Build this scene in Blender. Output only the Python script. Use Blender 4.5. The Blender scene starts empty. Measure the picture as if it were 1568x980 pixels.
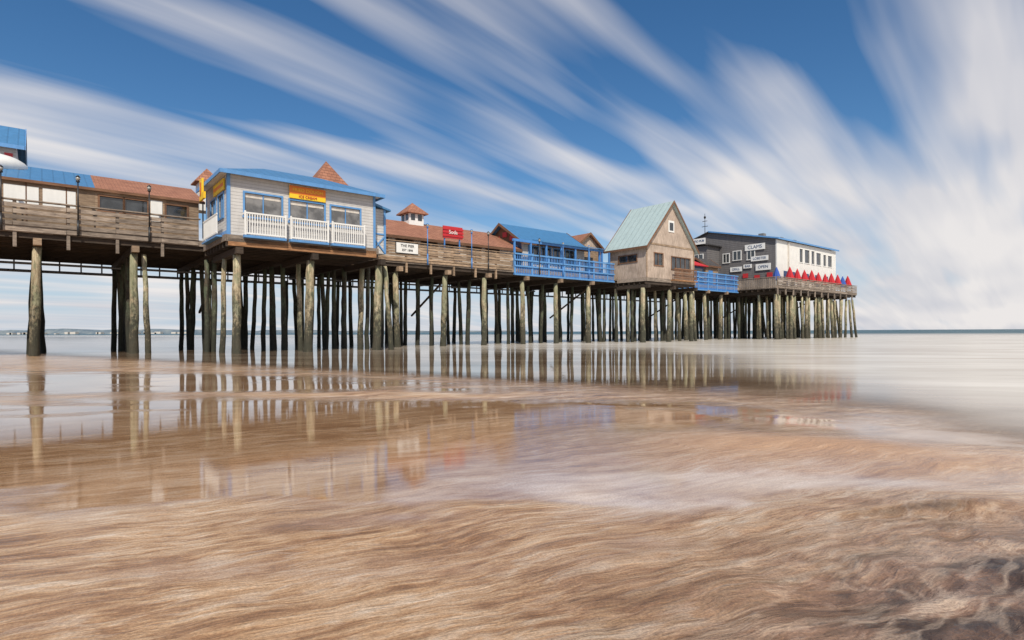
import bpy, math, random, bmesh
from mathutils import Vector, Matrix, noise
random.seed(7)
scene = bpy.context.scene
R = math.radians

# ------------------------------------------------------------------ materials
def newmat(name):
    m = bpy.data.materials.new(name); m.use_nodes = True
    nt = m.node_tree; b = nt.nodes['Principled BSDF']
    return m, nt, b
def N(nt, typ, **kw):
    n = nt.nodes.new(typ)
    for k, v in kw.items(): setattr(n, k, v)
    return n
def ramp(nt, fac, stops):
    r = N(nt, 'ShaderNodeValToRGB')
    el = r.color_ramp.elements
    while len(el) < len(stops): el.new(0.5)
    for e, (p, c) in zip(el, stops):
        e.position = p; e.color = (c[0], c[1], c[2], 1) if not isinstance(c, (int, float)) else (c, c, c, 1)
    nt.links.new(fac, r.inputs[0]); return r.outputs[0]
def mixc(nt, fac, a, b, mode='MIX'):
    n = N(nt, 'ShaderNodeMix', data_type='RGBA', blend_type=mode)
    for sock, v in ((n.inputs[0], fac), (n.inputs[6], a), (n.inputs[7], b)):
        if isinstance(v, bpy.types.NodeSocket): nt.links.new(v, sock)
        elif isinstance(v, (int, float)): sock.default_value = v
        else: sock.default_value = (v[0], v[1], v[2], 1)
    return n.outputs[2]
def mth(nt, op, a, b=0.0, c=0.0, clamp=False):
    n = N(nt, 'ShaderNodeMath', operation=op, use_clamp=clamp)
    for i, v in enumerate((a, b, c)):
        if isinstance(v, bpy.types.NodeSocket): nt.links.new(v, n.inputs[i])
        else: n.inputs[i].default_value = v
    return n.outputs[0]
def tex(nt, vec, scale, detail=4, rough=0.55, dist=0.0):
    n = N(nt, 'ShaderNodeTexNoise'); n.inputs['Scale'].default_value = scale
    n.inputs['Detail'].default_value = detail; n.inputs['Roughness'].default_value = rough
    n.inputs['Distortion'].default_value = dist
    nt.links.new(vec, n.inputs['Vector']); return n.outputs['Fac']
def mapping(nt, vec, scale=(1,1,1), rot=(0,0,0), typ='POINT', loc=(0,0,0)):
    n = N(nt, 'ShaderNodeMapping', vector_type=typ)
    n.inputs['Scale'].default_value = scale; n.inputs['Rotation'].default_value = rot; n.inputs['Location'].default_value = loc
    nt.links.new(vec, n.inputs['Vector']); return n.outputs[0]
def bump(nt, b, h, s, d=0.02):
    n = N(nt, 'ShaderNodeBump'); n.inputs['Strength'].default_value = s; n.inputs['Distance'].default_value = d
    nt.links.new(h, n.inputs['Height']); nt.links.new(n.outputs[0], b.inputs['Normal'])

def wood(name, dark, light, stretch=(1, 6, 6), rough=0.85, var=0.5, stain=0.35):
    m, nt, b = newmat(name)
    co = N(nt, 'ShaderNodeTexCoord').outputs['Object']
    f = tex(nt, mapping(nt, co, stretch), 2.2, 6, 0.65)
    c = ramp(nt, f, [(0.3, dark), (0.7, light)])
    isl = N(nt, 'ShaderNodeNewGeometry').outputs['Random Per Island']
    v = mth(nt, 'MULTIPLY_ADD', isl, var, 1 - var * 0.55)
    cc = N(nt, 'ShaderNodeCombineColor')
    for i in range(3): nt.links.new(v, cc.inputs[i])
    c = mixc(nt, 1.0, c, cc.outputs[0], 'MULTIPLY')
    st = ramp(nt, tex(nt, co, 0.9, 5, 0.6), [(0.42, 0.0), (0.7, 1.0)])
    c = mixc(nt, mth(nt, 'MULTIPLY', st, stain), c, tuple(x * 0.35 for x in dark))
    nt.links.new(c, b.inputs['Base Color']); b.inputs['Roughness'].default_value = rough
    bump(nt, b, f, 0.5); return m

def paint(name, col, rough=0.5, dirt=0.25, lap=0.0, axis='Z', metal_ribs=0.0):
    m, nt, b = newmat(name)
    co = N(nt, 'ShaderNodeTexCoord').outputs['Object']
    f = tex(nt, mapping(nt, co, (2, 2, 0.6)), 1.6, 6, 0.65)
    st = ramp(nt, f, [(0.4, 0.0), (0.75, 1.0)])
    c = mixc(nt, mth(nt, 'MULTIPLY', st, dirt), col, tuple(x * 0.4 + 0.01 for x in col))
    if lap > 0:
        sep = N(nt, 'ShaderNodeSeparateXYZ'); nt.links.new(co, sep.inputs[0])
        fr = mth(nt, 'FRACT', mth(nt, 'MULTIPLY', sep.outputs[2], lap))
        ln = mth(nt, 'LESS_THAN', fr, 0.14)
        c = mixc(nt, mth(nt, 'MULTIPLY', ln, 0.4), c, tuple(x * 0.35 for x in col))
        bump(nt, b, mth(nt, 'SUBTRACT', 1.0, fr), 0.8, 0.02)
    if metal_ribs > 0:
        sep = N(nt, 'ShaderNodeSeparateXYZ'); nt.links.new(co, sep.inputs[0])
        fr = mth(nt, 'FRACT', mth(nt, 'MULTIPLY', sep.outputs[0 if axis == 'X' else 1], metal_ribs))
        ln = mth(nt, 'LESS_THAN', fr, 0.12)
        c = mixc(nt, mth(nt, 'MULTIPLY', ln, 0.4), c, tuple(x * 0.5 for x in col))
        bump(nt, b, ln, 0.6, 0.03)
    nt.links.new(c, b.inputs['Base Color']); b.inputs['Roughness'].default_value = rough
    return m

def shingle(name, a, c2, sc=1.0):
    m, nt, b = newmat(name)
    co = N(nt, 'ShaderNodeTexCoord').outputs['Object']
    br = N(nt, 'ShaderNodeTexBrick'); br.inputs['Scale'].default_value = 1.0
    br.inputs['Brick Width'].default_value = 0.35 * sc; br.inputs['Row Height'].default_value = 0.16 * sc
    br.inputs['Mortar Size'].default_value = 0.012
    br.inputs['Color1'].default_value = (*a, 1); br.inputs['Color2'].default_value = (*c2, 1)
    br.inputs['Mortar'].default_value = (a[0]*0.4, a[1]*0.4, a[2]*0.4, 1)
    nt.links.new(co, br.inputs['Vector'])
    f = tex(nt, co, 1.3, 5, 0.6)
    c = mixc(nt, mth(nt, 'MULTIPLY', ramp(nt, f, [(0.4, 0.0), (0.7, 1.0)]), 0.4), br.outputs['Color'], tuple(x*0.45 for x in a))
    nt.links.new(c, b.inputs['Base Color']); b.inputs['Roughness'].default_value = 0.9
    bump(nt, b, f, 0.3); return m

M = {}
M['wood_grey'] = wood('weathered_wood_grey', (0.13, 0.10, 0.08), (0.42, 0.34, 0.27))
M['wood_tan'] = wood('weathered_wood_tan', (0.17, 0.11, 0.07), (0.46, 0.33, 0.22))
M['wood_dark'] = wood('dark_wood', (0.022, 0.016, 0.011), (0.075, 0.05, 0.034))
M['wood_under'] = wood('floor_beam_wood', (0.18, 0.08, 0.035), (0.50, 0.26, 0.12))
M['board_house'] = wood('house_boards', (0.33, 0.25, 0.195), (0.60, 0.48, 0.39), (4, 4, 0.7), 0.85, 0.1, 0.4)
M['white'] = paint('white_paint', (0.78, 0.77, 0.74), 0.5, 0.16)
M['white_lap'] = paint('white_clapboard', (0.54, 0.52, 0.50), 0.55, 0.3, 6.0)
M['white_wall'] = paint('white_plaster', (0.76, 0.74, 0.70), 0.6, 0.3)
M['cream'] = paint('cream_panel', (0.66, 0.60, 0.53), 0.6, 0.55)
M['grey_lap'] = paint('grey_shingle_wall', (0.15, 0.14, 0.14), 0.7, 0.5, 4.0)
M['blue'] = paint('blue_paint', (0.07, 0.24, 0.58), 0.45, 0.4)
M['blue_trim'] = paint('light_blue_trim', (0.11, 0.29, 0.58), 0.45, 0.4)
M['blue_roof'] = paint('blue_metal_roof', (0.06, 0.20, 0.40), 0.45, 0.4, metal_ribs=2.2, axis='X')
M['blue_roof_y'] = paint('blue_metal_roof_side', (0.06, 0.20, 0.40), 0.45, 0.4, metal_ribs=2.2, axis='Y')
M['green_roof'] = paint('pale_green_metal_roof', (0.42, 0.52, 0.51), 0.4, 0.3, metal_ribs=1.6, axis='Y')
M['brown_roof'] = shingle('brown_shingle_roof', (0.30, 0.125, 0.075), (0.40, 0.18, 0.11))
M['dark_roof'] = shingle('dark_roof_felt', (0.06, 0.055, 0.055), (0.09, 0.08, 0.08))
M['red'] = paint('red_paint', (0.50, 0.03, 0.035), 0.5, 0.3)
M['redfab'] = paint('red_fabric', (0.50, 0.02, 0.03), 0.85, 0.3)
M['bluefab'] = paint('blue_fabric', (0.04, 0.10, 0.38), 0.85, 0.15)
M['orange'] = paint('orange_paint', (0.80, 0.20, 0.02), 0.5, 0.1)
M['yellow'] = paint('yellow_paint', (0.88, 0.55, 0.02), 0.5, 0.1)
M['black'] = paint('black_metal', (0.02, 0.02, 0.022), 0.4, 0.1)
M['navy'] = paint('dark_blue_paint', (0.03, 0.07, 0.16), 0.5, 0.2)
M['brown'] = wood('brown_trim', (0.12, 0.055, 0.03), (0.25, 0.13, 0.07))
M['pipe'] = paint('galvanised_pipe', (0.2, 0.2, 0.2), 0.4, 0.4)
def glass(name, col, r):
    m, nt, b = newmat(name)
    co = N(nt, 'ShaderNodeTexCoord').outputs['Object']
    f = tex(nt, co, 1.4, 3)
    c = ramp(nt, f, [(0.42, tuple(x * 0.45 for x in col)), (0.6, col)])
    nt.links.new(c, b.inputs['Base Color']); b.inputs['Roughness'].default_value = r
    b.inputs['IOR'].default_value = 1.8
    return m
M['glass'] = glass('window_glass', (0.22, 0.21, 0.20), 0.08)
M['glass_dark'] = glass('dark_window_glass', (0.05, 0.055, 0.06), 0.08)
M['globe'] = glass('lamp_globe', (0.3, 0.3, 0.28), 0.3)

def pile_mat(name, dk, md, lt, green):
    m, nt, b = newmat(name)
    co = N(nt, 'ShaderNodeTexCoord').outputs['Object']
    sep = N(nt, 'ShaderNodeSeparateXYZ'); nt.links.new(N(nt, 'ShaderNodeNewGeometry').outputs['Position'], sep.inputs[0])
    f = tex(nt, mapping(nt, co, (6, 6, 0.7)), 1.6, 8, 0.8)
    c = ramp(nt, f, [(0.38, dk), (0.5, md), (0.62, lt)])
    isl = N(nt, 'ShaderNodeNewGeometry').outputs['Random Per Island']
    c = mixc(nt, mth(nt, 'MULTIPLY', isl, 0.4), c, dk)
    g = ramp(nt, tex(nt, mapping(nt, co, (1, 1, 0.6)), 1.3, 6, .7), [(0.45, 0.0), (0.54, 1.0)])
    c = mixc(nt, mth(nt, 'MULTIPLY', g, green), c, (0.13, 0.19, 0.11))
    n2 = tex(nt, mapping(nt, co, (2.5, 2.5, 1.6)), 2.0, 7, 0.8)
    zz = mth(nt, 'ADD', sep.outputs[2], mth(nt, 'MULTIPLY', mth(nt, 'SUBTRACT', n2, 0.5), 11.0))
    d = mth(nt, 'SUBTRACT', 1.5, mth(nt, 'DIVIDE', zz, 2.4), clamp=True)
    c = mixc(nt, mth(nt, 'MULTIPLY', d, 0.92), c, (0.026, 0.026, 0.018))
    nt.links.new(c, b.inputs['Base Color']); b.inputs['Roughness'].default_value = 0.85
    bump(nt, b, n2, 0.9, 0.06); return m
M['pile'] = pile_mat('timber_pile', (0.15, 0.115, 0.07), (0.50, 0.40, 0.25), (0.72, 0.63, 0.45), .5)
M['pile_in'] = pile_mat('shaded_timber_pile', (0.02, 0.016, 0.012), (0.075, 0.06, 0.04), (0.19, 0.155, 0.10), .4)  # inner piles: shade under the deck put into a darker wood colour

# ------------------------------------------------------------------ pier frame
P0 = Vector((-23.9, 26.5, 0)); ANG = math.atan2(0.6374, 0.7705)
PIER = Matrix.Translation(P0) @ Matrix.Rotation(ANG, 4, 'Z')

class G:
    def __init__(s, name, o, frame=PIER):
        s.name, s.o, s.frame, s.p = name, Vector(o), frame, {}
        s.texts = []
    def add(s, part, mat, vs, fs, smooth=False):
        d = s.p.setdefault(part, [mat, [], [], smooth]); n = len(d[1])
        d[1] += [Vector(v) - s.o for v in vs]; d[2] += [tuple(i + n for i in f) for f in fs]
    def box(s, part, mat, a0, a1, b0, b1, c0, c1):
        vs = [(a, b, c) for c in (c0, c1) for b in (b0, b1) for a in (a0, a1)]
        s.add(part, mat, vs, [(0,2,3,1),(4,5,7,6),(0,1,5,4),(2,6,7,3),(0,4,6,2),(1,3,7,5)])
    def slab(s, part, mat, pts, th):
        n = len(pts); vs = [tuple(p) for p in pts] + [(p[0], p[1], p[2] - th) for p in pts]
        fs = [tuple(range(n)), tuple(reversed(range(n, 2*n)))]
        fs += [(i, i + n, (i + 1) % n + n, (i + 1) % n) for i in range(n)]
        s.add(part, mat, vs, fs)
    def prism(s, part, mat, pts, off):
        n = len(pts); o = Vector(off); vs = [Vector(p) for p in pts] + [Vector(p) + o for p in pts]
        fs = [tuple(range(n)), tuple(reversed(range(n, 2*n)))]
        fs += [(i, i + n, (i + 1) % n + n, (i + 1) % n) for i in range(n)]
        s.add(part, mat, vs, fs)
    def beam(s, part, mat, p, q, w):
        p, q = Vector(p), Vector(q); d = (q - p).normalized()
        u = d.cross(Vector((0, 0, 1)));
        if u.length < 1e-3: u = Vector((1, 0, 0))
        u.normalize(); v = d.cross(u); u *= w/2; v *= w/2
        vs = [p+u+v, p-u+v, p-u-v, p+u-v, q+u+v, q-u+v, q-u-v, q+u-v]
        s.add(part, mat, vs, [(0,1,2,3),(7,6,5,4),(0,4,5,1),(1,5,6,2),(2,6,7,3),(3,7,4,0)])
    def cyl(s, part, mat, p, q, r0, r1, n=10, rings=1, jit=0.0):
        p, q = Vector(p), Vector(q); d = (q - p); dn = d.normalized()
        u = dn.orthogonal().normalized(); v = dn.cross(u); vs = []
        for k in range(rings + 1):
            f = k / rings; c = p + d * f; r = r0 + (r1 - r0) * f
            if jit and 0 < k < rings: c = c + Vector((random.uniform(-jit, jit), random.uniform(-jit, jit), 0)); r *= random.uniform(0.92, 1.08)
            for i in range(n):
                a = 2*math.pi*i/n; vs.append(c + (u*math.cos(a) + v*math.sin(a))*r)
        fs = [tuple(range(n-1, -1, -1)), tuple(range(rings*n, rings*n+n))]
        for k in range(rings):
            fs += [(k*n+i, k*n+(i+1)%n, (k+1)*n+(i+1)%n, (k+1)*n+i) for i in range(n)]
        s.add(part, mat, vs, fs, True)
    def sphere(s, part, mat, c, r, sq=1.0, n=12):
        vs, fs = [], []
        for j in range(n//2 + 1):
            th = math.pi*j/(n//2)
            for i in range(n):
                a = 2*math.pi*i/n
                vs.append((c[0]+r*math.sin(th)*math.cos(a), c[1]+r*math.sin(th)*math.sin(a), c[2]+r*sq*math.cos(th)))
        for j in range(n//2):
            fs += [(j*n+i, (j+1)*n+i, (j+1)*n+(i+1)%n, j*n+(i+1)%n) for i in range(n)]
        s.add(part, mat, vs, fs, True)
    def wall(s, part, mat, axis, a0, a1, c0, c1, z0, z1, ops=()):
        def bx(x0, x1, y0, y1):
            if x1 - x0 < 1e-4 or y1 - y0 < 1e-4: return
            if axis == 's': s.box(part, mat, x0, x1, c0, c1, y0, y1)
            else: s.box(part, mat, c0, c1, x0, x1, y0, y1)
        x = a0
        for (o0, o1, h0, h1) in sorted(ops):
            bx(x, o0, z0, z1); bx(o0, o1, z0, h0); bx(o0, o1, h1, z1); x = o1
        bx(x, a1, z0, z1)
    def window(s, axis, a0, a1, z0, z1, face, frame='white', gl='glass', nx=2, nz=1, fw=0.09, rec=0.07, proud=0.035):
        def bx(part, mat, x0, x1, d0, d1, y0, y1):
            if axis == 's': s.box(part, mat, x0, x1, face+d0, face+d1, y0, y1)
            else: s.box(part, mat, face+d0, face+d1, x0, x1, y0, y1)
        bx('window_glass', M[gl], a0, a1, rec, rec+0.02, z0, z1)
        F = M[frame]
        bx('window_frames', F, a0-fw, a0, -proud, 0.05, z0, z1); bx('window_frames', F, a1, a1+fw, -proud, 0.05, z0, z1)
        bx('window_frames', F, a0-fw, a1+fw, -proud-0.003, 0.05, z1, z1+fw); bx('window_frames', F, a0-fw-0.03, a1+fw+0.03, -proud-0.03, 0.05, z0-fw, z0)
        for i in range(1, nx):
            x = a0 + (a1-a0)*i/nx; bx('window_frames', F, x-0.025, x+0.025, rec-0.05, rec-0.002, z0, z1)
        for i in range(1, nz):
            z = z0 + (z1-z0)*i/nz; bx('window_frames', F, a0, a1, rec-0.045, rec-0.004, z-0.022, z+0.022)
    def gable(s, part, mat, ridge, s0, s1, t0, t1, ze, zr, ov=0.3, th=0.12, trim=None):
        if ridge == 's':
            tm = (t0+t1)/2; sl = (zr-ze)/(tm-t0); e = ze-sl*ov
            s.slab(part, mat, [(s0-ov,t0-ov,e),(s1+ov,t0-ov,e),(s1+ov,tm,zr),(s0-ov,tm,zr)], th)
            s.slab(part, mat, [(s0-ov,tm,zr+.002),(s1+ov,tm,zr+.002),(s1+ov,t1+ov,e),(s0-ov,t1+ov,e)], th)
            if trim:
                for ss in (s0-ov-0.05, s1+ov+0.01):
                    s.prism('barge_boards', trim, [(ss,t0-ov-.02,e+.03),(ss,tm,zr+.05),(ss,tm,zr-.2),(ss,t0-ov-.02,e-.2)], (0.04,0,0))
                    s.prism('barge_boards', trim, [(ss,tm+.002,zr+.05),(ss,t1+ov+.02,e+.03),(ss,t1+ov+.02,e-.2),(ss,tm+.002,zr-.2)], (0.04,0,0))
                s.box('barge_boards', trim, s0-ov, s1+ov, t0-ov-.06, t0-ov-.01, e-.2, e+.01)
        else:
            sm = (s0+s1)/2; sl = (zr-ze)/(sm-s0); e = ze-sl*ov
            s.slab(part, mat, [(s0-ov,t0-ov,e),(sm,t0-ov,zr),(sm,t1+ov,zr),(s0-ov,t1+ov,e)], th)
            s.slab(part, mat, [(sm,t0-ov,zr+.002),(s1+ov,t0-ov,e),(s1+ov,t1+ov,e),(sm,t1+ov,zr+.002)], th)
            if trim:
                for tt in (t0-ov-0.05, t1+ov+0.01):
                    s.prism('barge_boards', trim, [(s0-ov-.02,tt,e+.03),(sm,tt,zr+.05),(sm,tt,zr-.2),(s0-ov-.02,tt,e-.2)], (0,0.04,0))
                    s.prism('barge_boards', trim, [(sm+.002,tt,zr+.05),(s1+ov+.02,tt,e+.03),(s1+ov+.02,tt,e-.2),(sm+.002,tt,zr-.2)], (0,0.04,0))
                s.box('barge_boards', trim, s0-ov-.06, s0-ov-.01, t0-ov, t1+ov, e-.2, e+.01)
    def pyramid(s, part, mat, cs, ct, hw, z0, z1, th=0.08):
        b = [(cs-hw,ct-hw,z0),(cs+hw,ct-hw,z0),(cs+hw,ct+hw,z0),(cs-hw,ct+hw,z0)]
        vs = b + [(cs,ct,z1)] + [(x,y,z-th) for x,y,z in b]
        s.add(part, mat, vs, [(0,1,4),(1,2,4),(2,3,4),(3,0,4),(8,7,6,5),(0,5,6,1),(1,6,7,2),(2,7,8,3),(3,8,5,0)])
    def text(s, part, mat, txt, size, pos, facing):
        s.texts.append((part, mat, txt, size, pos, facing))
    def done(s):
        e = bpy.data.objects.new(s.name, None); e.empty_display_size = 0.5
        scene.collection.objects.link(e)
        e.matrix_world = s.frame @ Matrix.Translation(s.o)
        for part, (mat, vs, fs, sm) in s.p.items():
            me = bpy.data.meshes.new(part); me.from_pydata([tuple(v) for v in vs], [], fs)
            me.materials.append(mat)
            bm = bmesh.new(); bm.from_mesh(me); bmesh.ops.recalc_face_normals(bm, faces=bm.faces); bm.to_mesh(me); bm.free()
            if sm:
                me.polygons.foreach_set('use_smooth', [len(p.vertices) < 5 for p in me.polygons])
            o = bpy.data.objects.new(part, me); scene.collection.objects.link(o); o.parent = e
        for part, mat, txt, size, pos, facing in s.texts:
            cu = bpy.data.curves.new(part, 'FONT'); cu.body = txt; cu.size = size; cu.extrude = 0.01
            cu.align_x = 'CENTER'; cu.align_y = 'CENTER'; cu.materials.append(mat)
            o = bpy.data.objects.new(part, cu); scene.collection.objects.link(o); o.parent = e
            o.location = Vector(pos) - s.o
            o.rotation_euler = (R(90), 0, 0) if facing == 's' else (R(90), 0, R(-90))
        return e

DB, DT = 5.65, 6.25

# ------------------------------------------------------------------ pier structure
g = G('wooden_pier', (0, 0, 0))
S_ARR = [-10.3 + 3.9*i for i in range(27)]
def deckpiece(s0, s1, t0, t1, zt=DT, fas='wood_grey'):
    t = t0
    while t < t1 - 0.01:
        g.box('deck_planks', M['wood_grey'], s0, s1, t, min(t+0.28, t1), zt-0.06, zt); t += 0.3
    x = s0
    while x < s1:
        e = min(x+4.0, s1); g.box('deck_fascia', M[fas], x+.005, e-.005, t0-0.06, t0-0.003, zt-0.34+random.uniform(-.015,.015), zt-0.012); x += 4.0
    g.box('deck_fascia', M[fas], s0-0.06, s0-0.003, t0, t1, zt-0.34, zt-0.012)
    n = int((t1-t0)/0.75)+1
    for i in range(n+1):
        tt = t0 + 0.05 + (t1-t0-0.2)*i/n
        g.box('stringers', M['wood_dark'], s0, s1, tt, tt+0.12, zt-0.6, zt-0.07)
deckpiece(-14, 92, 0, 11)
deckpiece(66.9, 90.7, -4.55, -0.08)
deckpiece(8.6, 16.8, -4.9, -0.08, 5.98, 'wood_under')
deckpiece(44.1, 52.0, -3.45, -0.08, 5.98, 'wood_under')

def pile(s, t, top=5.32, r=None, lean=None, botz=-1.6, inner=False):
    r = r or random.uniform(0.13, 0.18)
    l = lean or (random.uniform(-.3, .3), random.uniform(-.25, .2))
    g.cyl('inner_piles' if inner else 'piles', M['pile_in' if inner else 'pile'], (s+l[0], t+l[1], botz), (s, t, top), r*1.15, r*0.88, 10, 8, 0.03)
for i, s in enumerate(S_ARR):
    if s > 91: continue
    s += random.uniform(-.12, .12)
    t0 = 0.15
    ts = [0.45, 2.3, 4.2, 6.3, 8.4, 10.6]
    if 8 < s < 17.6: t0 = -4.8; ts = [-4.4, -2.2] + ts
    if 43 < s < 53: t0 = -3.4; ts = [-3.0, -1.2] + ts
    if s > 66.8: t0 = -4.4; ts = [-4.1, -2.2] + ts
    zc = 5.31 if t0 > 0 or s > 60 else 5.04
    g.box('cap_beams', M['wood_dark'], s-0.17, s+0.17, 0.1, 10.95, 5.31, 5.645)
    if t0 < 0: g.box('cap_beams', M['wood_tan'], s-0.165, s+0.165, t0-0.25, 0.097, zc, zc+0.33)
    else: g.box('cap_ends', M['wood_tan'], s-0.16, s+0.16, -.3, 0.097, 5.32, 5.64)
    for k, t in enumerate(ts):
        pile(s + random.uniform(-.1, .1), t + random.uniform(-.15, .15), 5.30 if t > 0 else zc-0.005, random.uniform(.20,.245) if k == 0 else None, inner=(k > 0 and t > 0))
        if k == 0 and i > 3 and random.random() < 0.35:
            pile(s + 0.45, t + random.uniform(0, .3), 5.30 if t > 0 else zc-0.005, 0.14, (random.uniform(.1,.5), -0.25))
        if k > 0 and random.random() < 0.25:
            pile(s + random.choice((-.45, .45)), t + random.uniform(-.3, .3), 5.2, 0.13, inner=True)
    if i % 4 == 1:
        g.beam('cross_braces', M['wood_dark'], (s+.25, 0.6, 5.1), (s+.25, 5.8, 2.4), 0.12)
s = 68.7
while s < 90:
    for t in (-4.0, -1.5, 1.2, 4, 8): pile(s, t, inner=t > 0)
    s += 2.0
for t in (-4.2, -2, 0.5, 3, 6, 9):
    pile(90.3, t, 5.3, 0.16, (1.4, -0.2)); pile(89.2, t, 5.3, 0.16, (0.8, -0.1))
g.cyl('service_pipe', M['pipe'], (-14, 10.9, 5.0), (66, 10.9, 5.0), 0.09, 0.09, 8)
g.cyl('service_pipe', M['pipe'], (-14, 7.2, 5.12), (40, 7.2, 5.12), 0.07, 0.07, 8)
s = -13
while s < 60:
    g.box('pipe_hangers', M['wood_dark'], s, s+0.08, 10.86, 10.94, 5.09, 5.7); s += 1.1
g.done()

# ------------------------------------------------------------------ railings
def plank_rail(name, s0, s1, t, z0, z1, n, mat, gap=0.35, jitter=True, step=2.0, pm=None):
    g = G(name, (s0, t, z0)); pm = pm or mat
    s = s0
    while s <= s1 + .01:
        g.box('posts', M[pm], s, s+0.14, t, t+0.13, z0-0.75, z1+0.04); s += step
    h = (z1-z0)/n
    for i in range(n):
        s = s0
        while s < s1:
            L = min(random.choice((2.0, 4.0, 4.0)), s1-s); j = random.uniform(-.02, .02) if jitter else 0
            g.box('boards', M[mat], s+.01, s+L-.01, t-0.055, t-0.004, z0+i*h+j, z0+(i+1-gap)*h+j); s += L
    g.box('cap_rail', M[mat], s0, s1+.1, t-0.08, t+0.18, z1+0.045, z1+0.10)
    return g.done()
plank_rail('wooden_fence', -13.5, 8.3, -0.08, 5.95, 7.35, 5, 'wood_grey', 0.3)
plank_rail('wooden_fence', 17.3, 31.0, -0.08, 6.02, 7.35, 7, 'wood_tan', 0.22)
plank_rail('wooden_fence', 67.0, 90.6, -4.66, 6.0, 7.2, 6, 'wood_grey', 0.25)
g = G('wooden_fence', (66.9, -4.5, 6))
for t in [x*0.22-4.5 for x in range(22)]: g.box('pickets', M['wood_grey'], 66.78, 66.83, t, t+0.15, 6.0, 7.2)
g.box('cap_rail', M['wood_grey'], 66.72, 66.92, -4.5, 0.4, 7.21, 7.27)
g.done()

def blue_rail(name, s0, s1, t, z0=5.7, z1=7.45, step=1.9):
    g = G(name, (s0, t, z0)); s = s0
    while s <= s1+.01:
        g.box('posts', M['blue_trim'], s, s+0.13, t, t+0.13, z0, z1+0.1); s += step
    for z in (z1, z1-0.5, z1-1.0, z0+0.05):
        g.box('rails', M['blue_trim'], s0, s1, t-0.06, t-0.004, z-0.07, z+0.05)
    s = s0 + .15
    while s < s1:
        g.box('balusters', M['blue'], s, s+0.05, t+.02, t+.06, z0+.12, z1-.08); s += 0.19
    g.box('kick_boards', M['blue'], s0, s1, t+.07, t+.1, z0+0.0, z0+0.75)
    return g.done()
blue_rail('blue_railing', 31.2, 43.6, -0.12)
blue_rail('blue_railing', 52.2, 66.4, -0.12, 5.6, 7.6)

# ------------------------------------------------------------------ white pavilion (protruding)
g = G('white_pavilion', (8.7, -4.8, 5.98))
s0, s1, t0, t1, z0, z1 = 8.7, 16.65, -4.8, -0.1, 5.99, 9.02
ops = [(9.5, 11.3, 7.0, 8.18), (11.75, 13.6, 7.0, 8.12), (14.0, 15.7, 7.05, 8.12)]
g.wall('walls', M['white_lap'], 's', s0, s1, t0, t0+.14, z0, z1, ops)
ops2 = [(-4.0, -2.9, 7.0, 8.2), (-2.3, -1.2, 7.0, 8.2)]
g.wall('walls', M['white_lap'], 't', t0+.142, t1, s0+.003, s0+.14, z0, z1, ops2)
g.wall('walls', M['white_lap'], 's', s0+.142, s1, t1-.12, t1, z0, z1)
g.wall('walls', M['white_lap'], 't', t0+.142, t1-.122, s1-.14, s1-.003, z0, z1)
for o in ops: g.window('s', *o, t0, 'blue_trim', 'glass', 2, 1)
for o in ops2: g.window('t', *o, s0, 'blue_trim', 'glass_dark', 2, 1)
for o in ops: g.box('window_blinds', M['cream'], o[0]+.02, o[1]-.02, t0+.055, t0+.066, o[3]-.22, o[3]-.01)
for x in (s0-.02, s1-.12):
    g.box('corner_boards', M['blue_trim'], x, x+.14, t0-.03, t0-.002, z0, z1)
g.box('corner_boards', M['blue_trim'], s0-.03, s0-.001, t0, t0+.13, z0, z1)
g.box('corner_boards', M['blue_trim'], s0-.03, s0-.001, t1-.13, t1, z0, z1)
for (a, b) in ((9.42, 11.38), (11.68, 13.66), (13.93, 15.78)):
    f = t0-.42
    g.box('balcony_floor', M['blue_trim'], a-.05, b+.05, f-.02, t0-.035, 5.86, 5.985)
    for z in (6.07, 7.1): g.box('balcony_rails', M['white'], a, b, f, f+.06, z-.04, z+.04)
    x = a+.06
    while x < b-.03:
        g.box('balusters', M['white'], x, x+.045, f+.01, f+.05, 6.11, 7.06); x += .125
    for x in (a-.05, b-.03): g.box('balcony_posts', M['white'], x, x+.08, f-.01, f+.07, 5.99, 7.2)
    for x in (a-.02, b-.04):
        for z in (6.07, 7.1): g.box('balcony_rails', M['white'], x, x+.05, f+.065, t0-.002, z-.04, z+.04)
g.box('skirt_board', M['blue_trim'], s0-.04, s1+.02, t0-.05, t0-.003, 5.83, 5.985)
g.box('floor_beam', M['wood_under'], s0-.02, s1, t0-.16, t0-.105, 5.42, 5.8)
g.box('skirt_board', M['white'], s0-.05, s0-.003, t0+.002, t1, 5.72, 6.2)
for z in (6.1, 7.05): g.box('balcony_rails', M['white'], s0-.4, s0-.35, -4.3, -1.0, z-.04, z+.04)
t = -4.25
while t < -1.0: g.box('balusters', M['white'], s0-.39, s0-.35, t, t+.05, 6.14, 7.01); t += .14
g.box('balcony_floor', M['blue_trim'], s0-.42, s0-.055, -4.35, -0.95, 5.9, 5.98)
ov = .42
b = [(s0-ov,t0-ov,9.1),(s1+ov,t0-ov,9.1),(s1+ov,t1+ov,9.1),(s0-ov,t1+ov,9.1)]
tm = (t0+t1)/2; r0 = (s0+2.4, tm, 10.2); r1 = (s1-2.4, tm, 10.2)
g.add('roof', M['blue_roof'], b+[r0, r1], [(0,1,5,4),(2,3,4,5),(3,2,1,0)])
g.add('roof_ends', M['blue_roof_y'], b+[r0, r1], [(1,2,5),(3,0,4)])
g.box('eave_fascia', M['blue_trim'], s0-ov-.02, s1+ov+.02, t0-ov-.03, t0-ov+.02, 8.93, 9.12)
g.box('eave_fascia', M['blue_trim'], s0-ov-.03, s0-ov+.02, t0-ov+.022, t1+ov, 8.93, 9.12)
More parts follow.
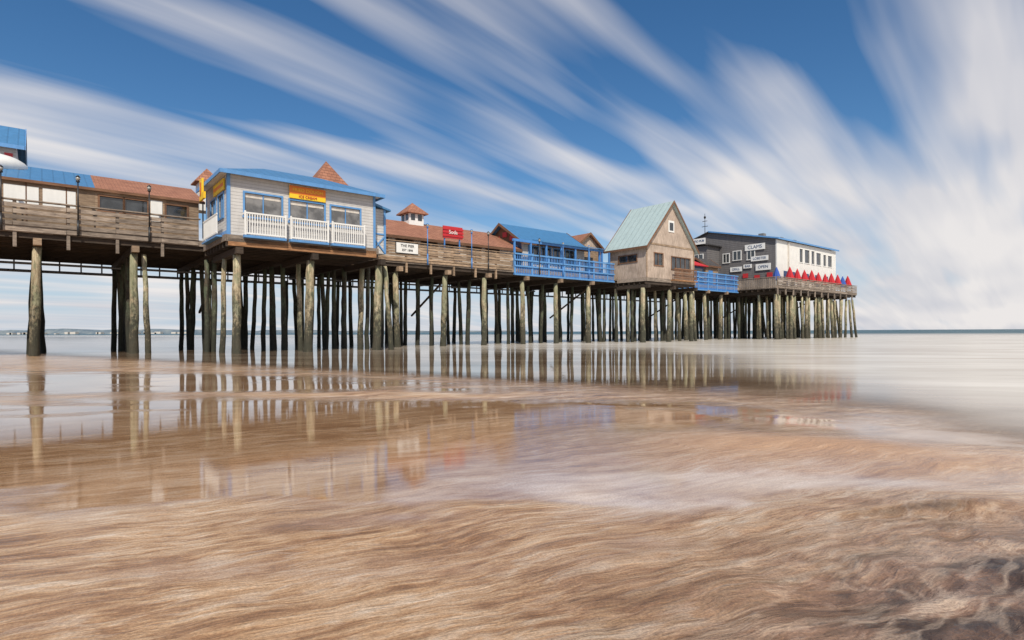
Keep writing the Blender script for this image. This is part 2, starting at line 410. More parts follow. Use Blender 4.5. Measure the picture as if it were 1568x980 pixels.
g.box('eave_fascia', M['blue_trim'], s1+ov-.02, s1+ov+.03, t0-ov+.022, t1+ov, 8.93, 9.12)
g.box('eave_soffit', M['white'], s0-ov+.03, s1+ov-.03, t0-ov+.03, t1+ov-.03, 9.03, 9.08)
g.box('banner_sign', M['yellow'], 11.7, 13.65, t0-.10, t0-.045, 8.24, 8.9)
g.box('banner_stripe', M['orange'], 11.7, 13.65, t0-.113, t0-.102, 8.48, 8.9)
g.text('banner_letters', M['yellow'], 'FRIED DOUGH', 0.25, (12.67, t0-.12, 8.69), 's')
g.text('banner_letters', M['red'], 'ICE CREAM', 0.2, (12.67, t0-.12, 8.36), 's')
g.box('banner_sign', M['orange'], s0-.10, s0-.04, -4.4, -2.2, 8.3, 8.85)
g.box('banner_stripe', M['yellow'], s0-.112, s0-.102, -4.3, -2.3, 8.5, 8.66)
g.box('side_bay', M['white_lap'], s1+.02, s1+1.0, -4.1, -0.9, 5.8, 8.5)
for a in (-4.1, -2.5, -1.0): g.box('side_bay_trim', M['blue_trim'], s1+.9, s1+1.04, a-.04, a+.1, 5.8, 8.55)
g.prism('side_bay_roof', M['blue_roof'], [(s1+.02,-4.3,8.85),(s1+1.3,-4.3,8.5),(s1+1.3,-4.3,8.4),(s1+.02,-4.3,8.7)], (0,3.5,0))
a, bb = s1+.05, s1+.98
g.beam('side_bay_trim', M['blue_trim'], (a, -4.13, 5.85), (bb, -4.13, 6.9), .07)
g.beam('side_bay_trim', M['blue_trim'], (bb, -4.14, 5.85), (a, -4.14, 6.9), .07)
g.box('side_bay_trim', M['blue_trim'], a, bb, -4.15, -4.105, 6.95, 7.03)
g.done()
g = G('yellow_sign', (8.3, -0.5, 8.0))
g.box('pole', M['black'], 8.28, 8.34, -1.2, -1.14, 6.2, 8.2)
g.box('panel', M['yellow'], 8.15, 8.24, -1.75, -1.15, 8.2, 9.35)
g.box('panel', M['yellow'], 8.14, 8.25, -2.2, -1.75, 8.2, 8.55)
g.text('letters', M['red'], 'J', 0.8, (8.13, -1.45, 8.85), 't')
g.done()

# ------------------------------------------------------------------ left arcade building
g = G('boardwalk_arcade', (-13, 0.9, DT))
s0, s1, t0 = -14, 8.5, 0.9
z1 = 8.55
wins = [(3.9, 4.9, 7.5, 8.25), (5.0, 6.0, 7.5, 8.25), (6.9, 7.9, 7.4, 8.2)]
g.wall('walls', M['wood_tan'], 's', 3.7, s1, t0, t0+.15, DT, z1, wins)
for o in wins: g.window('s', *o, t0, 'brown', 'glass_dark', 1, 1)
g.wall('walls', M['cream'], 's', s0, 3.697, t0, t0+.15, DT, z1)
for x in [-13 + 1.55*i for i in range(11)]:
    g.box('panel_battens', M['brown'], x, x+.05, t0-.04, t0-.002, DT, z1-.005)
for x in (0.15, 1.6): g.box('white_panels', M['white'], x, x+1.3, t0-.03, t0-.004, 7.4, 8.3)
g.box('white_panels', M['white'], 6.15, 6.7, t0-.05, t0-.004, 7.2, 8.35)
g.box('side_wall', M['brown'], s1-.15, s1, t0+.152, 8, DT, z1)
g.slab('roof', M['blue_roof'], [(s0, t0-.12, 8.6), (3.7, t0-.12, 8.6), (3.7, 4.6, 10.1), (s0, 4.6, 10.1)], .1)
g.slab('brown_roof', M['brown_roof'], [(3.703, t0-.12, 8.6), (s1+.3, t0-.12, 8.6), (s1+.3, 4.6, 10.1), (3.703, 4.6, 10.1)], .1)
g.slab('back_roof', M['brown_roof'], [(s0, 4.603, 10.1), (s1+.3, 4.603, 10.1), (s1+.3, 8.2, 8.6), (s0, 8.2, 8.6)], .1)
g.box('eave_board', M['brown'], s0, s1+.3, t0-.18, t0-.125, 8.46, 8.6)
g.box('cupola_base', M['white'], 9.4, 10.5, 5.4, 6.5, 9.0, 10.9)
g.pyramid('cupola_roof', M['brown_roof'], 9.95, 5.95, .8, 10.9, 11.9)
g.done()
g = G('blue_roofed_stand', (-4, 6, DT))
g.box('walls', M['white_lap'], -9, .5, 6, 10, DT, 11.6)
g.gable('roof', M['blue_roof'], 's', -9, .5, 6, 10, 11.65, 13.0, .35, .12, M['blue_trim'])
for x in (-0.6, -1.2, -1.8, 0.0): g.box('red_letters', M['red'], x, x+.35, 5.94, 5.995, 10.6, 11.0)
g.done()
g = G('white_canopy', (0, 3, 9.5))
g.sphere('dome', M['white'], (-0.4, 4.2, 9.75), 1.5, 0.45, 16)
for a in (-1.3, .6): g.box('legs', M['white'], a, a+.06, 3.6, 3.66, DT, 9.7)
g.done()

# ------------------------------------------------------------------ long brown roofed arcade + cupolas
g = G('brown_roofed_shops', (12, 1.6, DT))
wins = [(x, x+1.3, 6.9, 7.9) for x in (19.5, 21.6, 23.7, 25.8, 27.9, 29.8)]
g.wall('walls', M['cream'], 's', 12, 33, 1.8, 1.95, DT, 8.2, wins)
for o in wins: g.window('s', *o, 1.8, 'brown', 'glass_dark', 2, 1)
g.box('side_wall', M['wood_tan'], 12, 12.15, 1.952, 10, DT, 8.2)
g.gable('roof', M['brown_roof'], 's', 12, 33, 1.8, 10.2, 8.25, 10.15, .35, .12, M['brown'])
def cupola(cs, ct, w, zb, ze, zt, base='white'):
    g.box('cupola_base', M[base], cs-w/2, cs+w/2, ct-w/2, ct+w/2, zb, ze)
    for k in (-1, 1):
        g.box('cupola_vents', M['glass_dark'], cs+k*w*.24-w*.14, cs+k*w*.24+w*.14, ct-w/2-.02, ct-w/2-.003, ze-.62, ze-.12)
        g.box('cupola_vents', M['glass_dark'], cs-w/2-.02, cs-w/2-.003, ct+k*w*.24-w*.14, ct+k*w*.24+w*.14, ze-.62, ze-.12)
    g.pyramid('cupola_roof', M['brown_roof'], cs, ct, w*.72, ze, zt)
cupola(25.3, 6, 1.35, 9.5, 10.85, 11.8)
cupola(18.0, 6, 1.8, 9.5, 11.9, 13.9)
g.done()
g = G('red_sign', (25, 0.3, 8))
g.box('posts', M['blue'], 24.75, 24.83, .3, .38, DT, 8.1); g.box('posts', M['blue'], 26.1, 26.18, .3, .38, DT, 8.1)
g.box('board', M['red'], 24.6, 26.35, .22, .297, 8.1, 9.0)
for z in (8.3, 8.55, 8.8): g.box('slats', M['redfab'], 24.55, 26.4, .17, .218, z-.08, z+.08)
g.text('letters', M['white'], 'Soda', 0.4, (25.45, .15, 8.55), 's')
g.done()
g = G('white_sign', (20.5, -.2, 6.9))
g.box('board', M['white'], 20.5, 22.2, -.22, -.16, 6.6, 7.3)
g.box('frame', M['black'], 20.45, 22.25, -.157, -.14, 6.55, 7.35)
g.text('letters', M['black'], 'THE PIER', 0.27, (21.35, -.23, 7.1), 's')
g.text('letters', M['black'], 'EST 1898', 0.22, (21.35, -.23, 6.8), 's')
g.done()

# ------------------------------------------------------------------ blue roofed restaurant
g = G('blue_roofed_restaurant', (33.5, 1.5, DT))
s0, s1, t0, t1 = 33.5, 41.2, 1.5, 7.0
wins = [(x, x+1.1, 7.1, 8.5) for x in (34.2, 35.7, 37.2, 38.7)]
g.wall('walls', M['white_lap'], 's', s0, s1, t0, t0+.15, DT, 8.95, wins)
for o in wins: g.window('s', *o, t0, 'blue_trim', 'glass_dark', 2, 1)
g.box('side_wall', M['navy'], s0, s0+.12, t0+.152, t1, DT, 8.95)
g.prism('gable_wall', M['brown'], [(s0+.01, t0, 8.952), (s0+.01, t1, 8.952), (s0+.01, (t0+t1)/2, 10.55)], (.1, 0, 0))
g.gable('roof', M['blue_roof'], 's', s0, s1, t0, t1, 9.0, 10.75, .4, .12, M['brown'])
for a in (2.2, 4.2, 5.6): g.window('t', a, a+.8, 7.3, 8.5, s0-.03, 'blue_trim', 'glass_dark', 1, 1, proud=.03, rec=.0)
for a, z in ((2.6, 9.1), (3.6, 9.5), (4.6, 9.2)): g.box('gable_signs', M['red'], s0-.06, s0-.003, a, a+.6, z, z+.45)
for s in (31.6, 33.4, 35.2, 37.0, 38.8, 40.6, 42.4):
    g.box('porch_posts', M['blue'], s, s+.14, .35, .49, DT, 8.7)
g.box('porch_beam', M['blue'], 31.5, 42.6, .33, .51, 8.55, 8.75)
g.slab('porch_roof', M['blue_roof'], [(34.6,.1,8.8),(42.6,.1,8.8),(42.6,1.45,9.1),(34.6,1.45,9.1)], .06)
g.done()
g = G('brown_gabled_kiosk', (41.5, 3, DT))
g.box('walls', M['wood_tan'], 41.4, 45.4, 3, 7, DT, 9.3)
g.prism('gable_wall', M['board_house'], [(41.4, 3.01, 9.302), (45.4, 3.01, 9.302), (43.4, 3.01, 10.6)], (0, .1, 0))
g.gable('roof', M['brown_roof'], 't', 41.4, 45.4, 3, 7, 9.35, 10.8, .3, .12, M['brown'])
g.box('porch_posts', M['blue'], 42.2, 42.34, .5, .64, DT, 8.6); g.box('porch_posts', M['blue'], 43.6, 43.74, .5, .64, DT, 8.6)
g.box('door', M['glass_dark'], 42.6, 44.0, 2.95, 2.997, DT, 8.4)
g.done()

# ------------------------------------------------------------------ gable house
g = G('wooden_gable_house', (44.2, -3.4, 5.98))
s0, s1, t0, t1, z0, ze, zr = 44.2, 51.9, -3.4, 1.0, 5.99, 9.15, 13.45
ops = [(45.4, 46.7, 7.2, 8.3), (48.1, 51.2, 7.0, 8.15)]
g.wall('walls', M['board_house'], 's', s0, s1, t0, t0+.14, z0, ze, ops)
g.window('s', *ops[0], t0, 'brown', 'glass_dark', 2, 1); g.window('s', *ops[1], t0, 'brown', 'glass_dark', 4, 1)
opl = [(-2.3, -0.2, 7.55, 8.15)]
g.wall('walls', M['board_house'], 't', t0+.142, t1, s0+.003, s0+.14, z0, ze, opl)
g.window('t', *opl[0], s0, 'wood_tan', 'cream', 2, 1)
g.box('walls', M['board_house'], s1-.14, s1-.003, t0+.142, t1, z0, ze)
g.box('walls', M['board_house'], s0+.142, s1-.142, t1-.12, t1-.003, z0, ze)
smd = (s0+s1)/2
for tt in (t0+.003, t1-.15):
    g.prism('gable_wall', M['board_house'], [(s0, tt, ze+.002), (s1, tt, ze+.002), (smd, tt, zr-.12)], (0, .13, 0))
g.gable('roof', M['green_roof'], 't', s0, s1, t0, t1, ze+.05, zr, .35, .12, M['brown'])
g.box('gable_vent', M['white'], smd-.45, smd+.45, t0-.05, t0-.002, 10.5, 11.6)
g.box('gable_vent_louvre', M['glass_dark'], smd-.3, smd+.3, t0-.06, t0-.052, 10.65, 11.4)
for z in (6.15, 6.55, 7.0): g.box('balcony_rails', M['brown'], 47.9, 51.6, t0-.5, t0-.44, z-.05, z+.05)
x = 47.95
while x < 51.6: g.box('balusters', M['brown'], x, x+.06, t0-.49, t0-.45, 6.0, 7.0); x += .2
g.box('balcony_floor', M['wood_under'], 47.8, 51.7, t0-.55, t0-.062, 5.84, 5.95)
g.box('corner_boards', M['wood_tan'], s0-.02, s0+.14, t0-.03, t0-.002, z0, ze); g.box('corner_boards', M['wood_tan'], s1-.14, s1+.02, t0-.03, t0-.002, z0, ze)
g.box('belt_board', M['wood_tan'], s0+.15, s1-.15, t0-.035, t0-.002, ze-.08, ze+.08)
g.done()

# ------------------------------------------------------------------ end building
g = G('white_pier_restaurant', (70.3, -3, DT))
s0, s1, t0, t1 = 70.3, 87.8, -3.0, 9.0
def roofz(t): return 12.35 + (t+3)*(14.3-12.35)/9.0 if t < 6 else 14.3 - (t-6)*.32
ops = [(76.4, 77.3, 9.8, 11.5), (77.9, 79.3, 9.8, 11.5), (79.9, 80.8, 9.8, 11.5), (81.4, 82.8, 9.8, 11.4), (83.6, 84.5, 9.8, 11.3), (85.1, 86.4, 9.8, 11.3)]
g.wall('walls', M['white_wall'], 's', s0, s1, t0, t0+.15, DT, 12.1, ops)
for o in ops: g.window('s', *o, t0, 'white', 'glass_dark', 1, 1)
for x in (72, 74, 78, 81, 84):
    g.box('lower_doors', M['navy'], x, x+1.1, t0-.03, t0-.002, DT, 8.4)
g.box('pipes', M['cream'], 73.1, 73.3, t0-.15, t0-.002, 8.2, 12.0)
g.prism('grey_end_wall', M['grey_lap'], [(s0, t0+.152, DT), (s0, 9, DT), (s0, 9, roofz(9)-.1), (s0, 6, roofz(6)-.1), (s0, t0+.152, roofz(t0)-.15)], (.15, 0, 0))
g.slab('roof', M['dark_roof'], [(s0-.3, t0-.3, 12.28), (s1+.3, t0-.3, 12.28), (s1+.3, 6, 14.3), (s0-.3, 6, 14.3)], .14)
g.slab('roof', M['dark_roof'], [(s0-.3, 6.003, 14.3), (s1+.3, 6.003, 14.3), (s1+.3, 9.3, 13.25), (s0-.3, 9.3, 13.25)], .14)
g.prism('roof_edge_trim', M['blue_trim'], [(s0-.36, t0-.3, 12.3), (s0-.36, 6, 14.32), (s0-.36, 6, 14.15), (s0-.36, t0-.3, 12.12)], (.05, 0, 0))
g.box('roof_edge_trim', M['white'], s0-.3, s1+.3, t0-.36, t0-.31, 12.1, 12.3)
for a, z, w in ((-0.2, 10.0, .9), (1.6, 10.1, 1.0), (3.2, 9.9, .8)):
    g.window('t', a, a+w, z, z+1.1, s0-.06, 'white', 'glass_dark', 2, 1, rec=.0, proud=.03)
g.box('annex', M['grey_lap'], 67.4, 70.25, 4.6, 9.5, DT, 12.0)
g.slab('annex_roof', M['dark_roof'], [(67.0, 4.2, 12.1), (70.29, 4.2, 12.1), (70.29, 9.8, 12.9), (67.0, 9.8, 12.9)], .12)
g.window('t', 5.2, 6.4, 9.6, 10.9, 67.34, 'white', 'glass_dark', 2, 1, rec=0.0, proud=.03)
g.window('t', 7.4, 8.6, 9.6, 10.9, 67.34, 'white', 'glass_dark', 2, 1, rec=0.0, proud=.03)
g.box('annex_balcony', M['black'], 67.0, 67.35, 4.2, 9.4, 9.0, 9.1)
g.box('annex_balcony', M['black'], 67.0, 67.05, 4.2, 9.4, 9.75, 9.82)
for (a, bb, z, h, tx, sz) in ((-1.6, 1.0, 11.1, .75, 'CLAMS', .6), (-2.0, .2, 9.7, .6, 'LOBSTER', .42), (-2.3, -.4, 8.5, .8, 'OPEN', .5), (1.4, 3.0, 8.6, .6, 'GRILL', .42), (.1, 1.2, 8.9, .5, 'BAR', .4)):
    g.box('sign_boards', M['white'], s0-.16, s0-.10, a, bb, z, z+h)
    g.text('sign_letters', M['navy'], tx, sz, (s0-.17, (a+bb)/2, z+h/2), 't')
for a, z, mm in ((-2.5, 7.6, 'red'), (-.9, 7.4, 'yellow'), (.6, 7.7, 'blue'), (2.2, 7.5, 'red')):
    g.box('small_signs', M[mm], s0-.15, s0-.11, a, a+.7, z, z+.55)
g.box('name_board', M['white'], 66.95, 67.02, 4.6, 7.6, 12.2, 12.95)
g.text('name_letters', M['navy'], 'PIER PATIO PUB', .38, (66.93, 6.1, 12.6), 't')
g.cyl('weather_vane', M['black'], (69.5, 6.2, 12.8), (69.5, 6.2, 16.6), .05, .03, 6)
for z, w in ((15.6, .35), (14.9, .45)):
    g.beam('weather_vane', M['black'], (69.5, 6.2-w, z), (69.5, 6.2+w, z), .06)
g.sphere('weather_vane_ball', M['black'], (69.5, 6.2, 16.1), .16, 1.2, 8)
for x in (75, 80, 84): g.box('roof_vents', M['pipe'], x, x+.7, 1.0, 1.7, 12.9, 13.9)
g.done()

g = G('ticket_booth', (60, 1.5, DT))
g.box('body', M['navy'], 59, 61.5, 1.5, 3.8, DT, 8.6)
g.box('counter', M['white'], 59.2, 61.3, 1.3, 1.497, 7.2, 7.3)
g.box('hatch', M['glass_dark'], 59.3, 61.2, 1.46, 1.497, 7.35, 8.3)
g.pyramid('roof', M['redfab'], 60.25, 2.65, 1.6, 8.62, 9.5)
g.done()
g = G('storage_shed', (63.5, 2, DT))
g.box('body', M['wood_tan'], 62.8, 65.5, 2.0, 4.4, DT, 9.0)
g.gable('roof', M['dark_roof'], 's', 62.8, 65.5, 2.0, 4.4, 9.05, 9.9, .25, .1, M['brown'])
g.box('door', M['blue'], 63.4, 64.3, 1.95, 1.997, DT, 8.3)
g.box('side_window', M['glass_dark'], 62.75, 62.797, 2.7, 3.7, 7.3, 8.3)
g.done()

# ------------------------------------------------------------------ lamps
def lamp(s, t, top=8.65, mat='black'):
    g = G('street_lamp', (s, t, DT))
    g.cyl('base', M[mat], (s,t,5.9), (s,t,6.7), .06, .05, 10)
    g.cyl('pole', M[mat], (s,t,6.7), (s,t,top-.05), .035, .03, 8)
    g.cyl('collar', M[mat], (s,t,top-.08), (s,t,top), .08, .08, 10)
    g.sphere('globe', M['globe'], (s,t,top+.1), .10, 1.1, 12)
    g.cyl('cap', M[mat], (s,t,top+.17), (s,t,top+.27), .11, .02, 10)
    g.done()
for s, m in ((.1,'black'),(2.95,'black'),(5.95,'black'),(-3.2,'black'),(23.0,'blue'),(28.5,'black'),(26.9,'blue'),(33.9,'black'),(36.7,'blue'),(40,'blue')):
    lamp(s, -0.25 if s < 10 else -0.2, 8.65, m)

# ------------------------------------------------------------------ closed umbrellas
def umbrella(s, t, mat):
    g = G('patio_umbrella', (s, t, DT)); dz = random.uniform(-.2, .1)
    g.cyl('pole', M['white'], (s,t,DT), (s,t,8.75+dz), .03, .03, 6)
    g.cyl('foot', M['black'], (s,t,DT+.001), (s,t,DT+.1), .3, .25, 12)
    prof = [(8.72,.02),(8.5,.10),(8.2,.20),(7.8,.31),(7.4,.42),(7.15,.5),(7.1,.46)]
    n = 24; vs = []; fs = []; ph = random.uniform(0, 1)
    for z, r in prof:
        for i in range(n):
            a = 2*math.pi*i/n; k = 1 + .22*math.cos(8*a+ph)*min(1, r/.2)
            vs.append((s+r*k*math.cos(a), t+r*k*math.sin(a), dz + z + .03*math.cos(8*a)*(r > .4)))
    for j in range(len(prof)-1):
        fs += [(j*n+i, (j+1)*n+i, (j+1)*n+(i+1)%n, j*n+(i+1)%n) for i in range(n)]
    g.add('canopy', M[mat], vs, fs, True)
    g.sphere('finial', M['white'], (s,t,8.78+dz), .05, 1, 8)
    g.done()
us = [68.2, 71.6, 73.6, 75.6, 77.7, 79.7, 81.8, 83.8, 85.9, 87.6, 89.4]
for i, s in enumerate(us): umbrella(s, -3.95, 'bluefab' if i in (0, 9) else 'redfab')

# ------------------------------------------------------------------ ground + water
def fbm(x, y, z=0, o=4):
    return noise.fractal(Vector((x, y, z)), 1.0, 2.0, o)
def sm(a, b, x):
    x = max(0, min(1, (x-a)/(b-a))); return x*x*(3-2*x)
def shore(x, y):
    w = .58*x + .82*y - 8.9 + 0.6*fbm(x*.25, y*.5, 3)
    w2 = 1.2*(x - 4.0 + 0.35*fbm(x*.6, y*.6, 9))
    k = 1.2; h = max(0, k-abs(w-w2))/k
    return max(w, w2) + h*h*k*.25
def ell(x, y, cx, cy, rx, ry, a=0):
    dx, dy = x-cx, y-cy; c, s_ = math.cos(a), math.sin(a)
    u, v = (dx*c+dy*s_)/rx, (-dx*s_+dy*c)/ry
    return math.exp(-(u*u+v*v))
def masks(x, y):
    n = .5*fbm(x*.7, y*1.4, 5)
    barA = ell(x, y+n, -2.4, 9.4, 4.0, .45, -.05) + .4*ell(x, y+n, -9, 15.5, 7, .8, -.3)
    mound = ell(x, y+n*.4, 2.5, 4.9, 1.5, .75, -.22)
    rough = 1.25*ell(x+n*.5, y+n*.5, 2.5, 1.9, 1.8, 1.0, .1)
    f0 = ell(x, y+n, -.6, 5.9, 7, 2.3, -.05) + .9*ell(x, y+n, -7, 12, 9, 4, -.4) + .7*ell(x, y+n*.6, .5, 3.9, 1.8, .5) + .75*ell(x, y+n, -2.8, 4.6, 3.2, 1.1, -.1)
    film = sm(.25, .75, f0 + .4*fbm(x*.6-3, y*2.2, 8))*(1-min(1, 1.3*barA))*(1-min(1, 1.2*mound))
    sky_sheen = sm(.35, 1.0, ell(x, y+n*.7, 1.2, 3.75, 2.6, .45, .02) + .5*fbm(x*1.1, y*2.6, 12))  # pale band: sheen of reflected sky painted into the sand colour
    led = y - (3.15 + .10*math.sin(x*3) + .25*(x-2.3)**2)
    seam = math.exp(-(led/.03)**2)*ell(x, y, 2.35, 3.2, .38, .5)  # dark line along the ledge: its shaded side painted in, with damp sand
    return barA, mound, min(1, rough), film, sky_sheen, seam, led
def sandz(x, y, w, mk):
    A, B, C, F, SH, SE, led = mk
    z = max(-1.2, min(.02, -.012*w)) if w < 0 else max(-1.2, -.03*w)
    u = .86*x+.5*y; v = -.5*x+.86*y
    r2 = x*x+y*y
    if r2 < 900:
        near = math.exp(-r2/150)*(1-F)
        z += near*(.007*fbm(u*.6, v*2.2, 1) + .005*fbm(u*2.2, v*8, 2))
        if C > .02:
            rr = noise.ridged_multi_fractal(Vector((u*1.3+.4*v, v*2.6, 4)), 0.9, 2.1, 5, 1.0, 2.0)
            z += .045*C*(rr-1.0)
        z += ell(x, y, 2.45, 3.2, .7, .5)*.045*sm(-.05, .04, led)
        led2 = y - (4.25 + .25*math.sin(x*1.7+.6) + .1*fbm(x*2, y*2))
        z += ell(x, y, 2.9, 4.6, 1.5, .7)*.03*sm(-.15, .1, led2)
    z += .05*B + .012*A
    return z
def grid(name, nx, ny, cx, cy, mn, mxx, mxy, fz, attrs):
    bx = math.asinh(mxx/cx[1])
    xs = [cx[0] + cx[1]*math.sinh(bx*(2*i/nx-1)) for i in range(nx+1)]
    a0 = math.asinh((mn-cy[0])/cy[1]); a1 = math.asinh((mxy-cy[0])/cy[1])
    ys = [cy[0] + cy[1]*math.sinh(a0+(a1-a0)*j/ny) for j in range(ny+1)]
    vs = []; at = {k: [] for k in attrs}
    for y in ys:
        for x in xs:
            z, vals = fz(x, y); vs.append((x, y, z))
            for k, v in zip(attrs, vals): at[k].append(v)
    m = nx+1
    fs = [(j*m+i, j*m+i+1, (j+1)*m+i+1, (j+1)*m+i) for j in range(ny) for i in range(nx)]
    me = bpy.data.meshes.new(name); me.from_pydata(vs, [], fs)
    for k in attrs:
        a = me.attributes.new(k, 'FLOAT', 'POINT'); a.data.foreach_set('value', at[k])
    me.polygons.foreach_set('use_smooth', [True]*len(me.polygons))
    o = bpy.data.objects.new(name, me); scene.collection.objects.link(o); return o

def fsand(x, y):
    w = shore(x, y); mk = masks(x, y)
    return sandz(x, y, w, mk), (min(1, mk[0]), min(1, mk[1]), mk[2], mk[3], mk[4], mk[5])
sand = grid('beach_sand', 640, 540, (1.3, 1.2), (2.6, 1.0), -60, 9000, 9000, fsand, ['bar', 'mound', 'rough', 'film', 'sky_sheen', 'seam'])
def fwat(x, y):
    w = shore(x, y)
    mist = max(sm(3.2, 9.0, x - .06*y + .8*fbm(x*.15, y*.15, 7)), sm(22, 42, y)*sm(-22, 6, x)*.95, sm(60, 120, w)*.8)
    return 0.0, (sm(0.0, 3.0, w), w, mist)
water = grid('sea_water', 280, 260, (1.0, 4.0), (6, 4.0), -50, 9500, 9500, fwat, ['cover', 'shore', 'mist'])

m, nt, b = newmat('wet_sand')
pos = N(nt, 'ShaderNodeNewGeometry').outputs['Position']
def attr(nt, n_):
    a = N(nt, 'ShaderNodeAttribute'); a.attribute_name = n_; return a.outputs['Fac']
bar, mnd, rgh, flm, sky_sheen, seam = [attr(nt, k) for k in ('bar', 'mound', 'rough', 'film', 'sky_sheen', 'seam')]
wn = N(nt, 'ShaderNodeTexNoise'); wn.inputs['Scale'].default_value = .6; wn.inputs['Detail'].default_value = 4; wn.inputs['Roughness'].default_value = .52
nt.links.new(pos, wn.inputs['Vector'])
vm = N(nt, 'ShaderNodeVectorMath', operation='MULTIPLY_ADD'); nt.links.new(wn.outputs['Color'], vm.inputs[0])
vm.inputs[1].default_value = (.9, .6, 0); nt.links.new(pos, vm.inputs[2]); wp = vm.outputs[0]
ROT = (0, 0, R(26))
s1_ = tex(nt, mapping(nt, wp, (1.0, .19, 1), ROT, 'TEXTURE'), 1.0, 7, .62)
s2_ = tex(nt, mapping(nt, wp, (.26, .045, 1), ROT, 'TEXTURE'), 1.0, 7, .66)
s3_ = tex(nt, wp, .7, 5, .6)
fine = tex(nt, pos, 90, 3, .75)
med = tex(nt, mapping(nt, wp, (.10, .024, 1), ROT, 'TEXTURE'), 1.0, 4, .6)
f = mth(nt, 'ADD', mth(nt, 'MULTIPLY', s1_, .38), mth(nt, 'ADD', mth(nt, 'MULTIPLY', s2_, .34), mth(nt, 'MULTIPLY', s3_, .28)))
f = mth(nt, 'ADD', f, mth(nt, 'MULTIPLY', mth(nt, 'SUBTRACT', med, .5), .11))
c = ramp(nt, f, [(.39, (.19, .09, .04)), (.455, (.37, .20, .10)), (.51, (.54, .335, .185)), (.57, (.67, .475, .32)), (.635, (.80, .67, .54))])
vn = tex(nt, mapping(nt, wp, (.9, .16, 1), ROT, 'TEXTURE', (3.3, 1.7, 0)), 1.0, 4, .55, .4)
vr = mth(nt, 'SUBTRACT', 1.0, mth(nt, 'MULTIPLY', mth(nt, 'ABSOLUTE', mth(nt, 'SUBTRACT', vn, .5)), 28.0), clamp=True)
vr = mth(nt, 'MULTIPLY', vr, ramp(nt, s1_, [(.4, 0.0), (.6, 1.0)]))
c = mixc(nt, mth(nt, 'MULTIPLY', vr, .42), c, (.80, .69, .57))
c = mixc(nt, mth(nt, 'MULTIPLY', mnd, .85), c, (.56, .33, .19))
c = mixc(nt, mth(nt, 'MULTIPLY', flm, .5), c, (.32, .18, .10))
rn = tex(nt, mapping(nt, wp, (.40, .20, 1), ROT, 'TEXTURE'), 1.0, 8, .66, .5)
rc = ramp(nt, rn, [(.40, (.05, .026, .016)), (.48, (.14, .075, .046)), (.56, (.27, .155, .10)), (.66, (.52, .37, .27))])
rvn = tex(nt, mapping(nt, wp, (.9, .4, 1), ROT, 'TEXTURE', (5, 2, 0)), 1.0, 4, .55, .6)
rv = mth(nt, 'SUBTRACT', 1.0, mth(nt, 'MULTIPLY', mth(nt, 'ABSOLUTE', mth(nt, 'SUBTRACT', rvn, .5)), 26.0), clamp=True)
rc = mixc(nt, mth(nt, 'MULTIPLY', rv, .45), rc, (.58, .44, .33))
c = mixc(nt, mth(nt, 'MULTIPLY', rgh, 1.15, clamp=True), c, rc)
c = mixc(nt, mth(nt, 'MULTIPLY', sky_sheen, mth(nt, 'MULTIPLY_ADD', s1_, 1.2, -.15, clamp=True)), c, (.80, .67, .585))
c = mixc(nt, mth(nt, 'MULTIPLY', seam, .9), c, (.06, .033, .02))
grain = ramp(nt, fine, [(.33, .70), (.65, 1.12)])
c = mixc(nt, 1.0, c, grain, 'MULTIPLY')
nt.links.new(c, b.inputs['Base Color'])
ro = mth(nt, 'MULTIPLY_ADD', s1_, .32, .0)
ro = mth(nt, 'ADD', ro, mth(nt, 'ADD', mth(nt, 'MULTIPLY', bar, .35), mth(nt, 'MULTIPLY', mnd, .35)), clamp=True)
ro = mth(nt, 'MULTIPLY', ro, mth(nt, 'MULTIPLY_ADD', flm, -.80, 1.0))
nt.links.new(ro, b.inputs['Roughness'])
nt.links.new(mth(nt, 'MULTIPLY_ADD', flm, .30, 1.45), b.inputs['IOR'])
hh = mth(nt, 'ADD', mth(nt, 'MULTIPLY', s2_, 1.2), mth(nt, 'ADD', mth(nt, 'MULTIPLY', fine, .16), mth(nt, 'ADD', mth(nt, 'MULTIPLY', med, .4), mth(nt, 'MULTIPLY', mth(nt, 'MULTIPLY', rn, rgh), 5.0))))
bn = N(nt, 'ShaderNodeBump'); bn.inputs['Distance'].default_value = .02
nt.links.new(mth(nt, 'MULTIPLY_ADD', flm, -.69, .70), bn.inputs['Strength'])
nt.links.new(hh, bn.inputs['Height']); nt.links.new(bn.outputs[0], b.inputs['Normal'])
sand.data.materials.append(m)

m, nt, b = newmat('sea_water')
pos = N(nt, 'ShaderNodeNewGeometry').outputs['Position']
cov, shr, mist = attr(nt, 'cover'), attr(nt, 'shore'), attr(nt, 'mist')
n1 = tex(nt, mapping(nt, pos, (9, 2.2, 1), (0, 0, R(-12)), 'TEXTURE'), 1.0, 5, .6)
n2 = tex(nt, mapping(nt, pos, (60, 12, 1), (0, 0, R(-5)), 'TEXTURE'), 1.0, 4, .6)
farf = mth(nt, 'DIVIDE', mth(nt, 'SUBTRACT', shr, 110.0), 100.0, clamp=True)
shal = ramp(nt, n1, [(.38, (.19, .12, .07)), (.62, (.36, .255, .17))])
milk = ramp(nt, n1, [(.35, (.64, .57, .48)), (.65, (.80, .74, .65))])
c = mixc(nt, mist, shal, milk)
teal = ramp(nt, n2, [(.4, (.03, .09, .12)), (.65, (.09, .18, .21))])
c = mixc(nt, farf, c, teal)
nt.links.new(c, b.inputs['Base Color'])
ro = mth(nt, 'ADD', mth(nt, 'MULTIPLY_ADD', mist, .20, .045), mth(nt, 'MULTIPLY', farf, .2))
nt.links.new(ro, b.inputs['Roughness'])
nt.links.new(mth(nt, 'MULTIPLY_ADD', mist, -.10, 1.36), b.inputs['IOR'])
